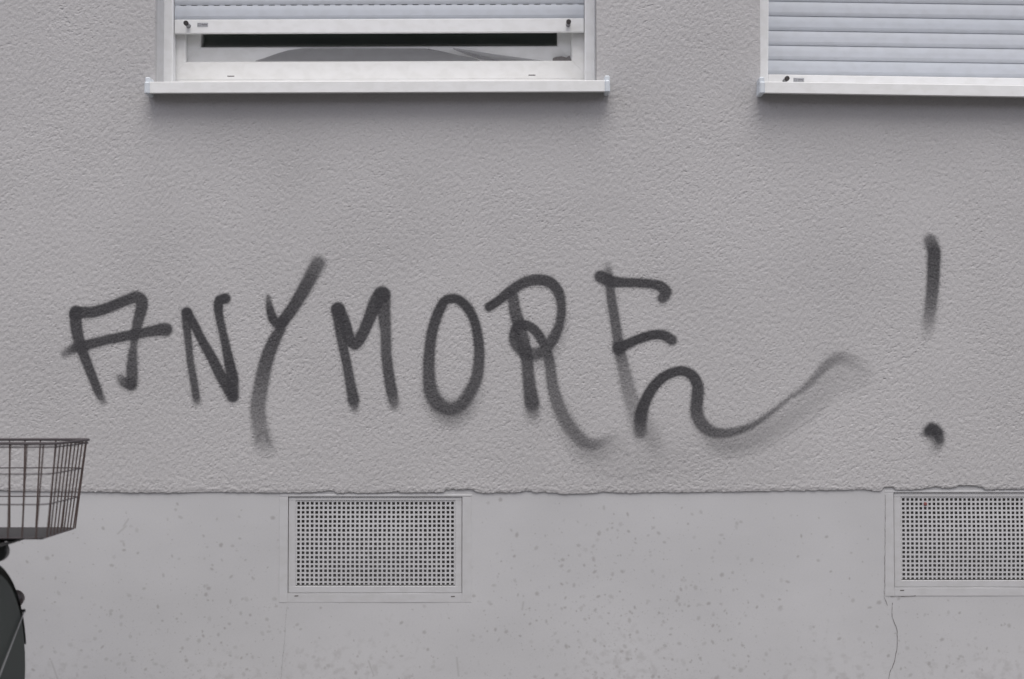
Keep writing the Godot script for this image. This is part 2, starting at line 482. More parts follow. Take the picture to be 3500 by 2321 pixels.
func plinth_texture(w: int, h: int, x0: float, x1: float, y0: float, y1: float) -> ImageTexture:
	# smooth painted render, splashed with mud: separate specks above, running together lower down
	var big := FastNoiseLite.new()
	new_noise(big, 81, 0.004, 3)
	var bd := big.get_image(w, h, false, false, false).get_data()
	var blot := FastNoiseLite.new()
	new_noise(blot, 82, 0.05, 5)
	var td := blot.get_image(w, h, false, false, false).get_data()
	var gr := FastNoiseLite.new()
	new_noise(gr, 83, 0.3, 2)
	var gd := gr.get_image(w, h, false, false, false).get_data()
	var dirt := PackedFloat32Array()
	dirt.resize(w * h)
	var rng := RandomNumberGenerator.new()
	rng.seed = 9
	var sx := (x1 - x0) / w
	for k in 6800:
		var px := rng.randf_range(-300.0, 3800.0)
		var py := 1700.0 + 640.0 * pow(rng.randf(), 0.62)
		# the splashes lie in two fans
		var fan := maxf(exp(-pow((px - 2150.0) / 480.0, 2.0)), maxf(0.75 * exp(-pow((px - 620.0) / 380.0, 2.0)), 0.5 * exp(-pow((px - 3250.0) / 280.0, 2.0))))
		if rng.randf() > 0.12 + 0.88 * fan: continue
		var p := P(px, py)
		var size := (0.0018 + 0.0088 * pow(rng.randf(), 5.0)) / sx
		var deep := rng.randf_range(0.18, 0.58)
		var ang := rng.randf() * PI
		var asp := rng.randf_range(0.55, 1.0)
		var ci := (p.x - x0) / sx
		var cj := (p.y - y0) / sx
		var wob := rng.randf() * TAU
		for j in range(int(cj - size * 1.4), int(cj + size * 1.4) + 2):
			if j < 0 or j >= h: continue
			for i in range(int(ci - size * 1.4), int(ci + size * 1.4) + 2):
				if i < 0 or i >= w: continue
				var u := (i - ci) * cos(ang) + (j - cj) * sin(ang)
				var v := (-(i - ci) * sin(ang) + (j - cj) * cos(ang)) / asp
				var r := sqrt(u * u + v * v) / (size * (1.0 + 0.12 * sin(2.0 * atan2(v, u) + wob) + 0.08 * sin(5.0 * atan2(v, u) + wob * 2.0)))
				var c := (1.0 - smoothstep(0.35, 1.15, r)) * deep
				if c > dirt[j * w + i]: dirt[j * w + i] = c
	# a few rubbed streaks low on the wall
	for e in [[1258, 2262, 1276, 2312], [172, 2262, 196, 2330], [1560, 2250, 1566, 2312], [420, 1800, 436, 1776], [400, 1826, 428, 1800], [1788, 2060, 1784, 2085]]:
		for k in 60:
			var p := P(lerpf(e[0], e[2], k / 59.0), lerpf(e[1], e[3], k / 59.0))
			var ci := (p.x - x0) / sx
			var cj := (p.y - y0) / sx
			for j in range(int(cj) - 2, int(cj) + 3):
				for i in range(int(ci) - 2, int(ci) + 3):
					if i < 0 or i >= w or j < 0 or j >= h: continue
					var c := 0.38 * exp(-((i - ci) * (i - ci) + (j - cj) * (j - cj)) / 2.2)
					if c > dirt[j * w + i]: dirt[j * w + i] = c
	var data := PackedByteArray()
	data.resize(w * h * 3)
	for j in h:
		var y := y0 + (j + 0.5) * sx
		var low := smoothstep(0.60, 0.18, y)
		var src := j * w
		var dst := (h - 1 - j) * w * 3
		for i in w:
			var d := dirt[src + i]
			var t := td[src + i] / 255.0 + (bd[src + i] / 255.0 - 0.5) * 0.5
			var th := 0.84 - 0.33 * low
			d = maxf(d, smoothstep(th, th + 0.42, t) * 0.30 * smoothstep(0.0, 0.12, low))
			var k := 1.0 + (bd[src + i] - 128) / 128.0 * 0.06 + (gd[src + i] - 128) / 128.0 * 0.035
			data[dst] = byte(lerpf(0.485 * k, 0.255, d))
			data[dst + 1] = byte(lerpf(0.485 * k, 0.240, d))
			data[dst + 2] = byte(lerpf(0.492 * k, 0.232, d))
			dst += 3
	return ImageTexture.create_from_image(Image.create_from_data(w, h, false, Image.FORMAT_RGB8, data))


# ---------------------------------------------------------------- wall, plinth
var holes := []            # rectangles of the window openings, snapped to the grid


func snap_x(x: float) -> int: return int(round((x - X0) / CELL))


func build_wall() -> void:
	var nx := int(round((X1 - X0) / CELL)) + 1
	var y_grid := 0.828
	var ny := int(round((TOP - y_grid) / CELL)) + 1
	var vv := PackedVector3Array()
	var nn := PackedVector3Array()
	var uv := PackedVector2Array()
	vv.resize(nx * ny); nn.resize(nx * ny); uv.resize(nx * ny)
	var hz := PackedFloat32Array()
	hz.resize(nx * ny)
	const BL := 10
	for i in nx:
		var x := X0 + i * CELL
		var e := edge_y(x)
		var yb := y_grid + BL * CELL
		for j in ny:
			var y := y_grid + j * CELL
			if j < BL: y = lerpf(e, yb, float(j) / BL)
			var h := relief(x, y)
			if j < 3: h -= 0.0004 * (3 - j)
			hz[j * nx + i] = h
			vv[j * nx + i] = Vector3(x, y, h)
			uv[j * nx + i] = Vector2((x - X0) / (X1 - X0), 1.0 - (y - TY0) / (TH * texel))
	for j in ny:
		for i in nx:
			var a := vv[j * nx + maxi(i - 1, 0)]
			var b := vv[j * nx + mini(i + 1, nx - 1)]
			var c := vv[maxi(j - 1, 0) * nx + i]
			var d := vv[mini(j + 1, ny - 1) * nx + i]
			nn[j * nx + i] = (b - a).cross(d - c).normalized()
	var gone := PackedByteArray()
	gone.resize(nx * ny)
	for r in holes:
		for j in range(maxi(0, int(round((r[2] - y_grid) / CELL))), mini(ny, int(round((r[3] - y_grid) / CELL)))):
			for i in range(maxi(0, snap_x(r[0])), mini(nx, snap_x(r[1]))):
				gone[j * nx + i] = 1
	var ix := PackedInt32Array()
	for j in ny - 1:
		for i in nx - 1:
			if gone[j * nx + i]: continue
			var p := j * nx + i
			ix.append_array([p, p + nx, p + nx + 1, p, p + nx + 1, p + 1])
	# returns: the broken lower edge and the sides of the openings turn back into the wall
	var back := func(a: int, b: int, depth: float, out: Vector3) -> void:
		var base := vv.size()
		for q in [a, b]:
			vv.append(vv[q]); nn.append(out); uv.append(uv[q])
		for q in [a, b]:
			vv.append(Vector3(vv[q].x, vv[q].y, depth)); nn.append(out); uv.append(uv[q])
		ix.append_array([base, base + 1, base + 3, base, base + 3, base + 2])
	for i in nx - 1:
		back.call(i, i + 1, -0.03, Vector3(0, -1, 0))
	for j in range(1, ny - 1):
		for i in range(1, nx - 1):
			var p := j * nx + i
			if not gone[p]: continue
			if not gone[p - 1]: back.call(p, p + nx, -0.03, Vector3(1, 0, 0))
			if not gone[p + 1]: back.call(p + 1, p + 1 + nx, -0.03, Vector3(-1, 0, 0))
			if not gone[p - nx]: back.call(p, p + 1, -0.03, Vector3(0, 1, 0))
	var wall := part("wall", arrays(vv, nn, ix, uv), M.stucco, house)
	wall.set_meta("label", "rough grey stucco wall between plinth and windows")
	# the lettering: a skin of paint on the same grain, each letter its own piece
	var g := node("graffiti", self)
	tag(g, "black sprayed lettering ANYMORE! in loose capitals across the rough stucco wall", "graffiti")
	var names := letters()
	for l in names.size():
		var lv := PackedVector3Array()
		var ln := PackedVector3Array()
		var lu := PackedVector2Array()
		var lx := PackedInt32Array()
		var seen := {}
		for j in range(BL, ny - 1):
			for i in nx - 1:
				var p := j * nx + i
				var ti := clampi(int((X0 + (i + 0.5) * CELL - X0) / texel), 0, TW - 1)
				var tj := clampi(int((y_grid + (j + 0.5) * CELL - TY0) / texel), 0, TH - 1)
				var key := tj * TW + ti
				if ids[key] != l + 1 or cov[key] < 0.08: continue
				var q := []
				for v in [p, p + nx, p + nx + 1, p + 1]:
					if not seen.has(v):
						seen[v] = lv.size()
						lv.append(vv[v] + Vector3(0, 0, 0.0005)); ln.append(nn[v]); lu.append(uv[v])
					q.append(seen[v])
				lx.append_array([q[0], q[1], q[2], q[0], q[2], q[3]])
		part(names[l][0], arrays(lv, ln, lx, lu), M.stucco, g)


# a plain sheet facing the street
func sheet(st: SurfaceTool, xa: float, xb: float, ya: float, yb: float, z: float) -> void:
	face(st, [Vector3(xa, ya, z), Vector3(xb, ya, z), Vector3(xb, yb, z), Vector3(xa, yb, z)], Vector3(0, 0, 1))


const PZ := -0.0058         # plinth face
var vents := []


func build_plinth() -> void:
	var y0 := 0.0
	var y1 := 0.89
	var c := 0.008
	var nx := int((X1 - X0) / c) + 1
	var ny := int((y1 - y0) / c) + 1
	var vv := PackedVector3Array()
	var nn := PackedVector3Array()
	var uv := PackedVector2Array()
	var ix := PackedInt32Array()
	var lowp := FastNoiseLite.new()
	new_noise(lowp, 55, 2.2, 3)
	var trow := FastNoiseLite.new()
	new_noise(trow, 56, 16.0, 2)
	var xs := PackedFloat32Array()
	var ys := PackedFloat32Array()
	for i in nx: xs.append(X0 + i * c)
	for j in ny: ys.append(y0 + j * c)
	# move the nearest grid lines onto the edges of the vents
	for r in vents:
		for e in [r[0], r[1]]:
			if e < X1: xs[int(round((e - X0) / c))] = e
		for e in [r[2], r[3]]: ys[int(round((e - y0) / c))] = e
	for j in ny:
		for i in nx:
			var x := xs[i]
			var y := ys[j]
			vv.append(Vector3(x, y, PZ + lowp.get_noise_2d(x, y) * 0.0009 + trow.get_noise_2d(x * 0.5, y) * 0.00022))
			uv.append(Vector2((x - X0) / (X1 - X0), 1.0 - (y - y0) / (475 * (X1 - X0) / 2048.0)))
	nn.resize(vv.size())
	for j in ny:
		for i in nx:
			nn[j * nx + i] = (vv[j * nx + mini(i + 1, nx - 1)] - vv[j * nx + maxi(i - 1, 0)]).cross(vv[mini(j + 1, ny - 1) * nx + i] - vv[maxi(j - 1, 0) * nx + i]).normalized()
	for j in ny - 1:
		for i in nx - 1:
			var mx := (xs[i] + xs[i + 1]) / 2
			var my := (ys[j] + ys[j + 1]) / 2
			var out := false
			for r in vents:
				if mx > r[0] and mx < r[1] and my > r[2] and my < r[3]: out = true
			if out: continue
			var p := j * nx + i
			ix.append_array([p, p + nx, p + nx + 1, p, p + nx + 1, p + 1])
	var pl := part("plinth", arrays(vv, nn, ix, uv), M.plinth, house)
	pl.set_meta("label", "smooth pale grey plinth spattered with mud")
	# sides of the two openings
	for r in vents:
		var st := start()
		var mid := Vector3((r[0] + r[1]) / 2, (r[2] + r[3]) / 2, 0)
		var cs := [Vector3(r[0], r[2], 0), Vector3(r[1], r[2], 0), Vector3(r[1], r[3], 0), Vector3(r[0], r[3], 0)]
		for k in 4:
			var a: Vector3 = cs[k]
			var b: Vector3 = cs[(k + 1) % 4]
			face(st, [a + Vector3(0, 0, PZ - 0.0004), b + Vector3(0, 0, PZ - 0.0004), b + Vector3(0, 0, -0.26), a + Vector3(0, 0, -0.26)], mid - (a + b) / 2)
		face(st, [cs[0] + Vector3(0, 0, -0.26), cs[1] + Vector3(0, 0, -0.26), cs[2] + Vector3(0, 0, -0.26), cs[3] + Vector3(0, 0, -0.26)], Vector3(0, 0, 1))
		part("shaft", done(st), M.shaft, pl)
	# cracks: narrow dark strips laid on the render, coloured for the shade inside each gap
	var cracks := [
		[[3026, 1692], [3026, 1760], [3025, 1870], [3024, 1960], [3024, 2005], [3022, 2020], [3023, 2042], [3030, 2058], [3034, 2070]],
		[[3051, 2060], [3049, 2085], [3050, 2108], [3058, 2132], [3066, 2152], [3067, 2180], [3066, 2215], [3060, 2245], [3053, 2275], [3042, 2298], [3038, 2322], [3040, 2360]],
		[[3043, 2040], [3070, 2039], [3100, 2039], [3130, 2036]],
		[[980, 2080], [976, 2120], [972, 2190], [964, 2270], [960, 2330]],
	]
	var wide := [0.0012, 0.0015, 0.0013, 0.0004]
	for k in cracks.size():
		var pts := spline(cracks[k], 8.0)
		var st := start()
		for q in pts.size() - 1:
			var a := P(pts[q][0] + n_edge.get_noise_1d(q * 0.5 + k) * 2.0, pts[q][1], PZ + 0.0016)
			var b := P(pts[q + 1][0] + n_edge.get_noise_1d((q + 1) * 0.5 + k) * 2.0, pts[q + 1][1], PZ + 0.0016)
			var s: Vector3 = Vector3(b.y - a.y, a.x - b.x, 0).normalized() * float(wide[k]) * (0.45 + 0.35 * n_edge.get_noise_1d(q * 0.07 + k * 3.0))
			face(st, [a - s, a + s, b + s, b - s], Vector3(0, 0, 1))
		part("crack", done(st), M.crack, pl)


# ---------------------------------------------------------------- ventilation grille
func build_vent(panel: Array, hole0: Vector2, pitch: Vector2, patch: Array, slots: Array, label: String) -> void:
	# panel: px of left, right, top, bottom; hole0: px centre of the first hole
	var v := node("ventilation_grille", house)
	v.set_meta("label", label)
	var a := P(panel[0], panel[3], PZ)
	var b := P(panel[1], panel[2], PZ)
	var g := 0.0013
	var h0 := P(hole0.x, hole0.y, PZ)
	var p := pitch * 0.001
	var cols := 35
	var rows := 19
	var fx0 := h0.x - p.x * 0.62
	var fx1 := h0.x + p.x * (cols - 1 + 0.62)
	var fy1 := h0.y + p.y * 0.62
	var fy0 := h0.y - p.y * (rows - 1 + 0.34)
	var fz := PZ - 0.0022
	# flat frame round the perforated sheet
	var st := start()
	cbox(st, Vector3(a.x + g, fy1, fz - 0.02), Vector3(b.x - g, b.y - g, fz), 0.0012)
	cbox(st, Vector3(a.x + g, a.y + g * 0.3, fz - 0.02), Vector3(b.x - g, fy0, fz), 0.0012)
	cbox(st, Vector3(a.x + g, fy0 - 0.001, fz - 0.0203), Vector3(fx0, fy1 + 0.001, fz - 0.0002), 0.0012)
	cbox(st, Vector3(fx1, fy0 - 0.001, fz - 0.0203), Vector3(b.x - g, fy1 + 0.001, fz - 0.0002), 0.0012)
	part("frame", done(st), M.vent_paint, v)
	# the sheet itself, each square hole cut through and its edge given depth
	var pv := PackedVector3Array()
	var pn := PackedVector3Array()
	var px := PackedInt32Array()
	var rng := RandomNumberGenerator.new()
	rng.seed = 31 + int(panel[0])
	var zz := func(x: float, y: float) -> float:
		var u := (x - fx0) / (fx1 - fx0)
		var w := (y - fy0) / (fy1 - fy0)
		return fz - 0.0025 + 0.0045 * sin(PI * clampf(u, 0, 1)) * sin(PI * clampf(w * 1.15, 0, 1)) - 0.002 * (1.0 - w)
	var quad := func(q: Array, out: Vector3) -> void:
		var base := pv.size()
		var n: Vector3 = (q[1] - q[0]).cross(q[2] - q[0])
		if n.length() < 1e-12: n = out
		n = n.normalized()
		var o := [0, 1, 2, 0, 2, 3] if n.dot(out) < 0.0 else [0, 2, 1, 0, 3, 2]
		if n.dot(out) < 0.0: n = -n
		for e in q:
			pv.append(e); pn.append(n)
		for e in o: px.append(base + e)
	for r in rows:
		for c in cols:
			var cx := h0.x + p.x * c
			var cy := h0.y - p.y * r
			var x0 := fx0 if c == 0 else cx - p.x * 0.5
			var x1 := fx1 if c == cols - 1 else cx + p.x * 0.5
			var y1 := fy1 if r == 0 else cy + p.y * 0.5
			var y0 := cy - p.y * (0.12 if r == rows - 1 else 0.5)
			var s := p.x * 0.305 * rng.randf_range(0.94, 1.05)
			cx += rng.randf_range(-0.0003, 0.0003)
			cy += rng.randf_range(-0.0003, 0.0003)
			var at := func(x: float, y: float) -> Vector3: return Vector3(x, y, zz.call(x, y))
			var o := [at.call(x0, y0), at.call(x1, y0), at.call(x1, y1), at.call(x0, y1)]
			var sb := p.y * 0.12 - 0.00001 if r == rows - 1 else s
			var q := [at.call(cx - s, cy - sb), at.call(cx + s, cy - sb), at.call(cx + s, cy + s), at.call(cx - s, cy + s)]
			for k in 4:
				var k2 := (k + 1) % 4
				quad.call([o[k], o[k2], q[k2], q[k]], Vector3(0, 0, 1))
				var m: Vector3 = (q[k] + q[k2]) / 2.0
				quad.call([q[k], q[k2], q[k2] - Vector3(0, 0, 0.0018), q[k] - Vector3(0, 0, 0.0018)], Vector3(cx, cy, m.z) - m)
	part("perforated_sheet", arrays(pv, pn, px), M.vent_sheet, v)
	# band of smoothed render round the frame, standing a little proud
	var band := start()
	var pa := P(patch[0], patch[3], PZ)
	var pb := P(patch[1], patch[2], PZ)
	var z1 := PZ + 0.0013
	var z0 := PZ - 0.004
	cbox(band, Vector3(pa.x, pa.y, z0), Vector3(a.x, b.y, z1), 0.0012)
	cbox(band, Vector3(b.x, pa.y, z0), Vector3(pb.x, b.y, z1 - 0.0002), 0.0016)
	cbox(band, Vector3(a.x + 0.0002, pa.y, z0), Vector3(b.x - 0.0002, a.y, z1 - 0.0003), 0.0016)
	cbox(band, Vector3(pa.x, b.y, z0), Vector3(pb.x, pb.y, z1 + 0.0002), 0.0014)
	part("render_band", done(band), M.vent_paint, v)
	if panel[0] > 3000:
		var rd := start()
		cbox(rd, Vector3(-0.0055, -0.0055, -0.004), Vector3(0.0055, 0.0055, 0.0008), 0.002, Basis.IDENTITY, Vector3(h0.x + p.x * 5.0, h0.y - p.y, fz))
		part("red_dab", done(rd), M.red, v)
	for s in slots:
		var q := P(s[0], s[1], z1)
		var ss := start()
		cbox(ss, Vector3(-0.0075, -0.0022, -0.004), Vector3(0.0075, 0.0022, 0.0006), 0.0015, Basis(Vector3(0, 0, 1), 0.06), q)
		part("drain_slot", done(ss), M.crack, v)


# ---------------------------------------------------------------- windows
const RZ := -0.125         # face of the guide rails


func slat_mesh(w: float, slotted := false) -> ArrayMesh:
	var prof := PackedVector2Array()
	for k in 9:
		var t := k / 8.0
		prof.append(Vector2(-0.0255 + 0.049 * t, 0.0026 * sin(PI * t) + 0.001 * sin(PI * minf(1.0, t * 2.4))))
	prof.append(Vector2(0.0235, -0.007))
	prof.append(Vector2(-0.0255, -0.007))
	var st := start()
	sweep_x(st, prof, 0, w)
	# interlocking hook that closes the joint to the slat above
	var hook := PackedVector2Array([Vector2(0.0232, -0.0065), Vector2(0.0232, -0.0028), Vector2(0.0268, -0.0028), Vector2(0.0268, -0.0065)])
	var tab := PackedVector2Array([Vector2(0.0232, -0.0065), Vector2(0.0232, -0.0006), Vector2(0.0268, -0.0006), Vector2(0.0268, -0.0065)])
	if slotted:
		# the joint is cut away in short slits, tabs are left between them
		var k := 0.0005
		while k < w - 0.012:
			sweep_x(st, tab, k, minf(k + 0.0185, w - 0.0005))
			k += 0.0393
	else:
		sweep_x(st, hook, 0.0005, w - 0.0005)
	return done(st)


func build_window(o: Dictionary) -> void:
	# origin: inner foot of the left guide rail at the front top edge of the sill
	var win := node("window", house, o.at)
	win.rotation.z = deg_to_rad(o.turn)
	win.set_meta("label", o.label)
	var w: float = o.w                # clear width between the guide rails
	var h := 1.32
	var rail := 0.036
	var x0 := 0.0
	# guide rails
	for s in [0, 1]:
		var st := start()
		var xa := -rail if s == 0 else w
		cbox(st, Vector3(xa, -0.004, RZ - 0.05), Vector3(xa + rail, h, RZ), 0.003)
		part("guide_rail", done(st), M.white, win)
	# sill: sloping aluminium sheet with a folded front
	var lap: float = o.lap
	var lap2: float = o.lap2
	var sill := start()
	var sf := 0.058
	var prof := PackedVector2Array([Vector2(0.018, -0.20), Vector2(0.001, sf - 0.003), Vector2(-0.001, sf), Vector2(-0.037, sf + 0.001), Vector2(-0.0385, sf - 0.001), Vector2(-0.0385, sf - 0.012), Vector2(-0.0365, sf - 0.012), Vector2(-0.0355, sf - 0.003), Vector2(-0.003, sf - 0.004), Vector2(0.014, -0.20)])
	sweep_x(sill, prof, -rail - lap, w + rail + lap2)
	part("sill", done(sill), M.sill, win)
	for s in [0, 1]:
		var xa := -rail - lap - 0.017 if s == 0 else w + rail + lap2 - 0.001
		var st := start()
		cbox(st, Vector3(xa, -0.0415, -0.03), Vector3(xa + 0.018, 0.0, sf + 0.006), 0.004)
		cbox(st, Vector3(xa + 0.0003, -0.004, -0.19), Vector3(xa + 0.0177, 0.018, sf - 0.004), 0.003)
		part("sill_end_cap", done(st), M.cap, win)
	# roller shutter: slats, end bar, stoppers, label
	var slat := slat_mesh(w - 0.004)
	var slotted := slat_mesh(w - 0.004, true)
	var zs := RZ - 0.024
	var y := h - 0.02
	var low: float = o.open
	var bar_h := 0.05
	var yy := low + bar_h + 0.0265
	var made := 0
	while yy < h + 0.03:
		var s := part("shutter_slat", slotted if made == 0 and low > 0.06 else slat, M.slat_a if made % 3 else M.slat_b, win)
		s.position = Vector3(0.002, yy, zs)
		made += 1
		yy += 0.0525
	var bar := start()
	cbox(bar, Vector3(0.002, low, zs - 0.008), Vector3(w - 0.002, low + bar_h - 0.001, zs + 0.007), 0.002)
	part("end_bar", done(bar), M.white, win)
	for sx in o.stops:
		var sp := node("stopper", win, Vector3(sx, low + 0.026, zs + 0.006))
		part("pin", lathe_z([Vector2(0.0085, 0.0), Vector2(0.0085, 0.002), Vector2(0.0065, 0.003), Vector2(0.0065, 0.040), Vector2(0.0, 0.040)]), M.pin, sp)
		part("rubber_cap", lathe_z([Vector2(0.0078, 0.034), Vector2(0.0085, 0.036), Vector2(0.0085, 0.045), Vector2(0.007, 0.047), Vector2(0.0, 0.047)]), M.rubber, sp)
	var stick := part("maker_label", label_mesh(), M.sticker, win)
	stick.position = Vector3(o.stick, low + 0.030, zs + 0.0078)
	# fixed frame behind the rails: mitred profiles
	var fz := RZ - 0.055
	var inner_x0 := 0.034
	var inner_x1 := w - 0.045
	var inner_y := 0.124
	mitre_frame("window_frame", win, Rect2(inner_x0 - 0.064, inner_y - 0.064, inner_x1 - inner_x0 + 0.128, h - 0.072), Rect2(inner_x0, inner_y, inner_x1 - inner_x0, h - 0.20), fz, 0.0255, M.frame)
	if low > 0.06:
		for dx in o.drains:
			var st := start()
			cbox(st, Vector3(dx - 0.0125, 0.070, fz - 0.002), Vector3(dx + 0.0125, 0.0735, fz + 0.0007), 0.0006)
			part("drain_slot", done(st), M.crack, win)
	part("base_profile", box_mesh(Vector3(-0.03, -0.01, fz - 0.05), Vector3(w + 0.03, inner_y - 0.0642, fz - 0.0004), 0.0004), M.frame, win)
	# the sash stands further in
	mitre_frame("sash", win, Rect2(inner_x0 - 0.014, inner_y - 0.014, inner_x1 - inner_x0 + 0.028, h - 0.17), Rect2(inner_x0 + 0.048, inner_y + 0.060, inner_x1 - inner_x0 - 0.098, h - 0.32), fz - 0.026, 0.05, M.sash)
	var gl := start()
	cbox(gl, Vector3(inner_x0 + 0.04, inner_y + 0.05, fz - 0.062), Vector3(inner_x1 - 0.04, h - 0.16, fz - 0.056), 0.001)
	part("pane", done(gl), M.glass, win)


func mitre_frame(called: String, parent: Node, outer: Rect2, inner: Rect2, z: float, depth: float, m: Material) -> void:
	# four profiles cut at 45 degrees with a hair joint between them
	var o := [outer.position, Vector2(outer.end.x, outer.position.y), outer.end, Vector2(outer.position.x, outer.end.y)]
	var i := [inner.position, Vector2(inner.end.x, inner.position.y), inner.end, Vector2(inner.position.x, inner.end.y)]
	var f := node(called, parent)
	for k in 4:
		var k2 := (k + 1) % 4
		var d: Vector2 = (o[k2] - o[k]).normalized() * 0.0003
		var a: Vector2 = o[k] + d
		var b: Vector2 = o[k2] - d
		var c: Vector2 = i[k2] - d
		var e: Vector2 = i[k] + d
		var inn: Vector2 = ((o[k] + o[k2]) / 2 - (i[k] + i[k2]) / 2).normalized() * 0.004
		var st := start()
		var v3 := func(p: Vector2, zz: float) -> Vector3: return Vector3(p.x, p.y, zz)
		var tt: float = 0.004 / ((o[k] + o[k2]) / 2 - (i[k] + i[k2]) / 2).length()
		var e2 := e + (a - e) * tt
		var c2 := c + (b - c) * tt
		face(st, [v3.call(a, z), v3.call(b, z), v3.call(c2, z), v3.call(e2, z)], Vector3(0, 0, 1))
		var to_in := Vector3(-inn.x, -inn.y, 0)
		face(st, [v3.call(c2, z), v3.call(e2, z), v3.call(e, z - 0.004), v3.call(c, z - 0.004)], to_in + Vector3(0, 0, 0.004))
		face(st, [v3.call(c, z - 0.004), v3.call(e, z - 0.004), v3.call(e, z - depth), v3.call(c, z - depth)], to_in)
		face(st, [v3.call(a, z), v3.call(b, z), v3.call(b, z - depth), v3.call(a, z - depth)], -to_in)
		face(st, [v3.call(a, z), v3.call(e2, z), v3.call(e, z - depth), v3.call(a, z - depth)], v3.call(-d, 0.0))
		face(st, [v3.call(b, z), v3.call(c2, z), v3.call(c, z - depth), v3.call(b, z - depth)], v3.call(d, 0.0))
		part("profile", done(st), m, f)


func label_mesh() -> ArrayMesh:
	var st := SurfaceTool.new()
	st.begin(Mesh.PRIMITIVE_TRIANGLES)
	var q := [[0, 0], [0, 1], [1, 1], [0, 0], [1, 1], [1, 0]]
	for e in q:
		st.set_uv(Vector2(e[0], 1.0 - e[1]))
		st.set_normal(Vector3(0, 0, 1))
		st.add_vertex(Vector3(e[0] * 0.038, (e[1] - 0.5) * 0.0145, 0))
	return st.commit()


func sticker_texture() -> ImageTexture:
	# a small grey plate: a square emblem at one end, a line of dark letters, two lines of fine print
	var im := Image.create(152, 58, false, Image.FORMAT_RGB8)
	im.fill(lin(0.36, 0.37, 0.39))
	im.fill_rect(Rect2i(6, 8, 42, 42), lin(0.22, 0.22, 0.235))
	im.fill_rect(Rect2i(16, 20, 22, 18), lin(0.34, 0.35, 0.37))
	for k in 4:
		var x := 60 + k * 21
		im.fill_rect(Rect2i(x, 16, 5, 24), lin(0.075, 0.07, 0.08))
		im.fill_rect(Rect2i(x + 11, 16, 5, 24), lin(0.075, 0.07, 0.08))
		im.fill_rect(Rect2i(x + 3, 16 + (k % 2) * 9, 10, 6), lin(0.075, 0.07, 0.08))
	im.fill_rect(Rect2i(58, 46, 84, 3), lin(0.25, 0.25, 0.26))
	return ImageTexture.create_from_image(im)


func gauze(win: Node3D) -> void:
	# fly screen come loose and sagging over the lower rail of the sash
	var z := RZ - 0.071
	var inv := win.transform.affine_inverse()
	# each fold: upper edge and lower edge
	var folds := [
		[[[872, 206], [905, 196], [940, 183], [985, 170], [1040, 163], [1200, 163], [1400, 163], [1455, 163], [1510, 174], [1560, 186], [1625, 199], [1640, 207]], [[872, 210], [1640, 210]]],
		[[[1548, 164], [1600, 171], [1680, 184], [1760, 194], [1830, 203], [1870, 208]], [[1548, 168], [1590, 186], [1640, 203], [1700, 211], [1870, 212]]],
		[[[1462, 163], [1540, 163], [1600, 178], [1680, 200], [1710, 208]], [[1462, 170], [1530, 182], [1600, 196], [1650, 206], [1710, 211]]],
	]
	var on := func(line: Array, x: float) -> float:
		for q in line.size() - 1:
			if x <= line[q + 1][0]: return lerpf(line[q][1], line[q + 1][1], (x - line[q][0]) / (line[q + 1][0] - line[q][0]))
		return line[-1][1]
	for k in folds.size():
		var st := start()
		var xa: float = folds[k][0][0][0]
		var xb: float = folds[k][0][-1][0]
		var n := int((xb - xa) / 10.0)
		for q in n:
			var strips := 4
			for s in strips:
				var pts := []
				for e in [[q, s], [q + 1, s], [q + 1, s + 1], [q, s + 1]]:
					var x := lerpf(xa, xb, float(e[0]) / n)
					var f := float(e[1]) / strips
					var p := P(x, lerpf(on.call(folds[k][0], x), on.call(folds[k][1], x), f), z)
					p.z += 0.003 * sin(x * 0.012 + k * 1.7 + f * 2.0) + 0.003 * k - 0.004 * (1.0 - f)
					pts.append(inv * p)
				face(st, pts, Vector3(0, 0, 1))
		part("fly_screen", done(st), M.gauze_thin if k == 2 else M.gauze, win)
	# crumpled end of the screen in the corner
	var cr := start()
	var c := [[1888, 207], [1890, 198], [1902, 194], [1920, 192], [1936, 196], [1947, 190], [1953, 207]]
	for q in c.size() - 1:
		var za := z + 0.002 + 0.005 * (q % 2)
		var zb := z + 0.002 + 0.005 * ((q + 1) % 2)
		face(cr, [inv * P(c[q][0], c[q][1], za), inv * P(c[q + 1][0], c[q + 1][1], zb), inv * P(c[q + 1][0], 213, z + 0.008), inv * P(c[q][0], 213, z + 0.008)], Vector3(0, 0, 1))
	part("fly_screen_edge", done(cr), M.gauze_dark, win)


# ---------------------------------------------------------------- bicycle
func ring(c: Vector3, r: float, n := 64, from := 0.0, to := TAU) -> PackedVector3Array:
	# circle in the plane across x; angle 0 points to the wall (-z), a quarter turn is up
	var p := PackedVector3Array()
	for k in (n if to - from > TAU - 0.001 else n + 1):
		var t := from + (to - from) * k / n
		p.append(c + Vector3(0, sin(t) * r, -cos(t) * r))
	return p


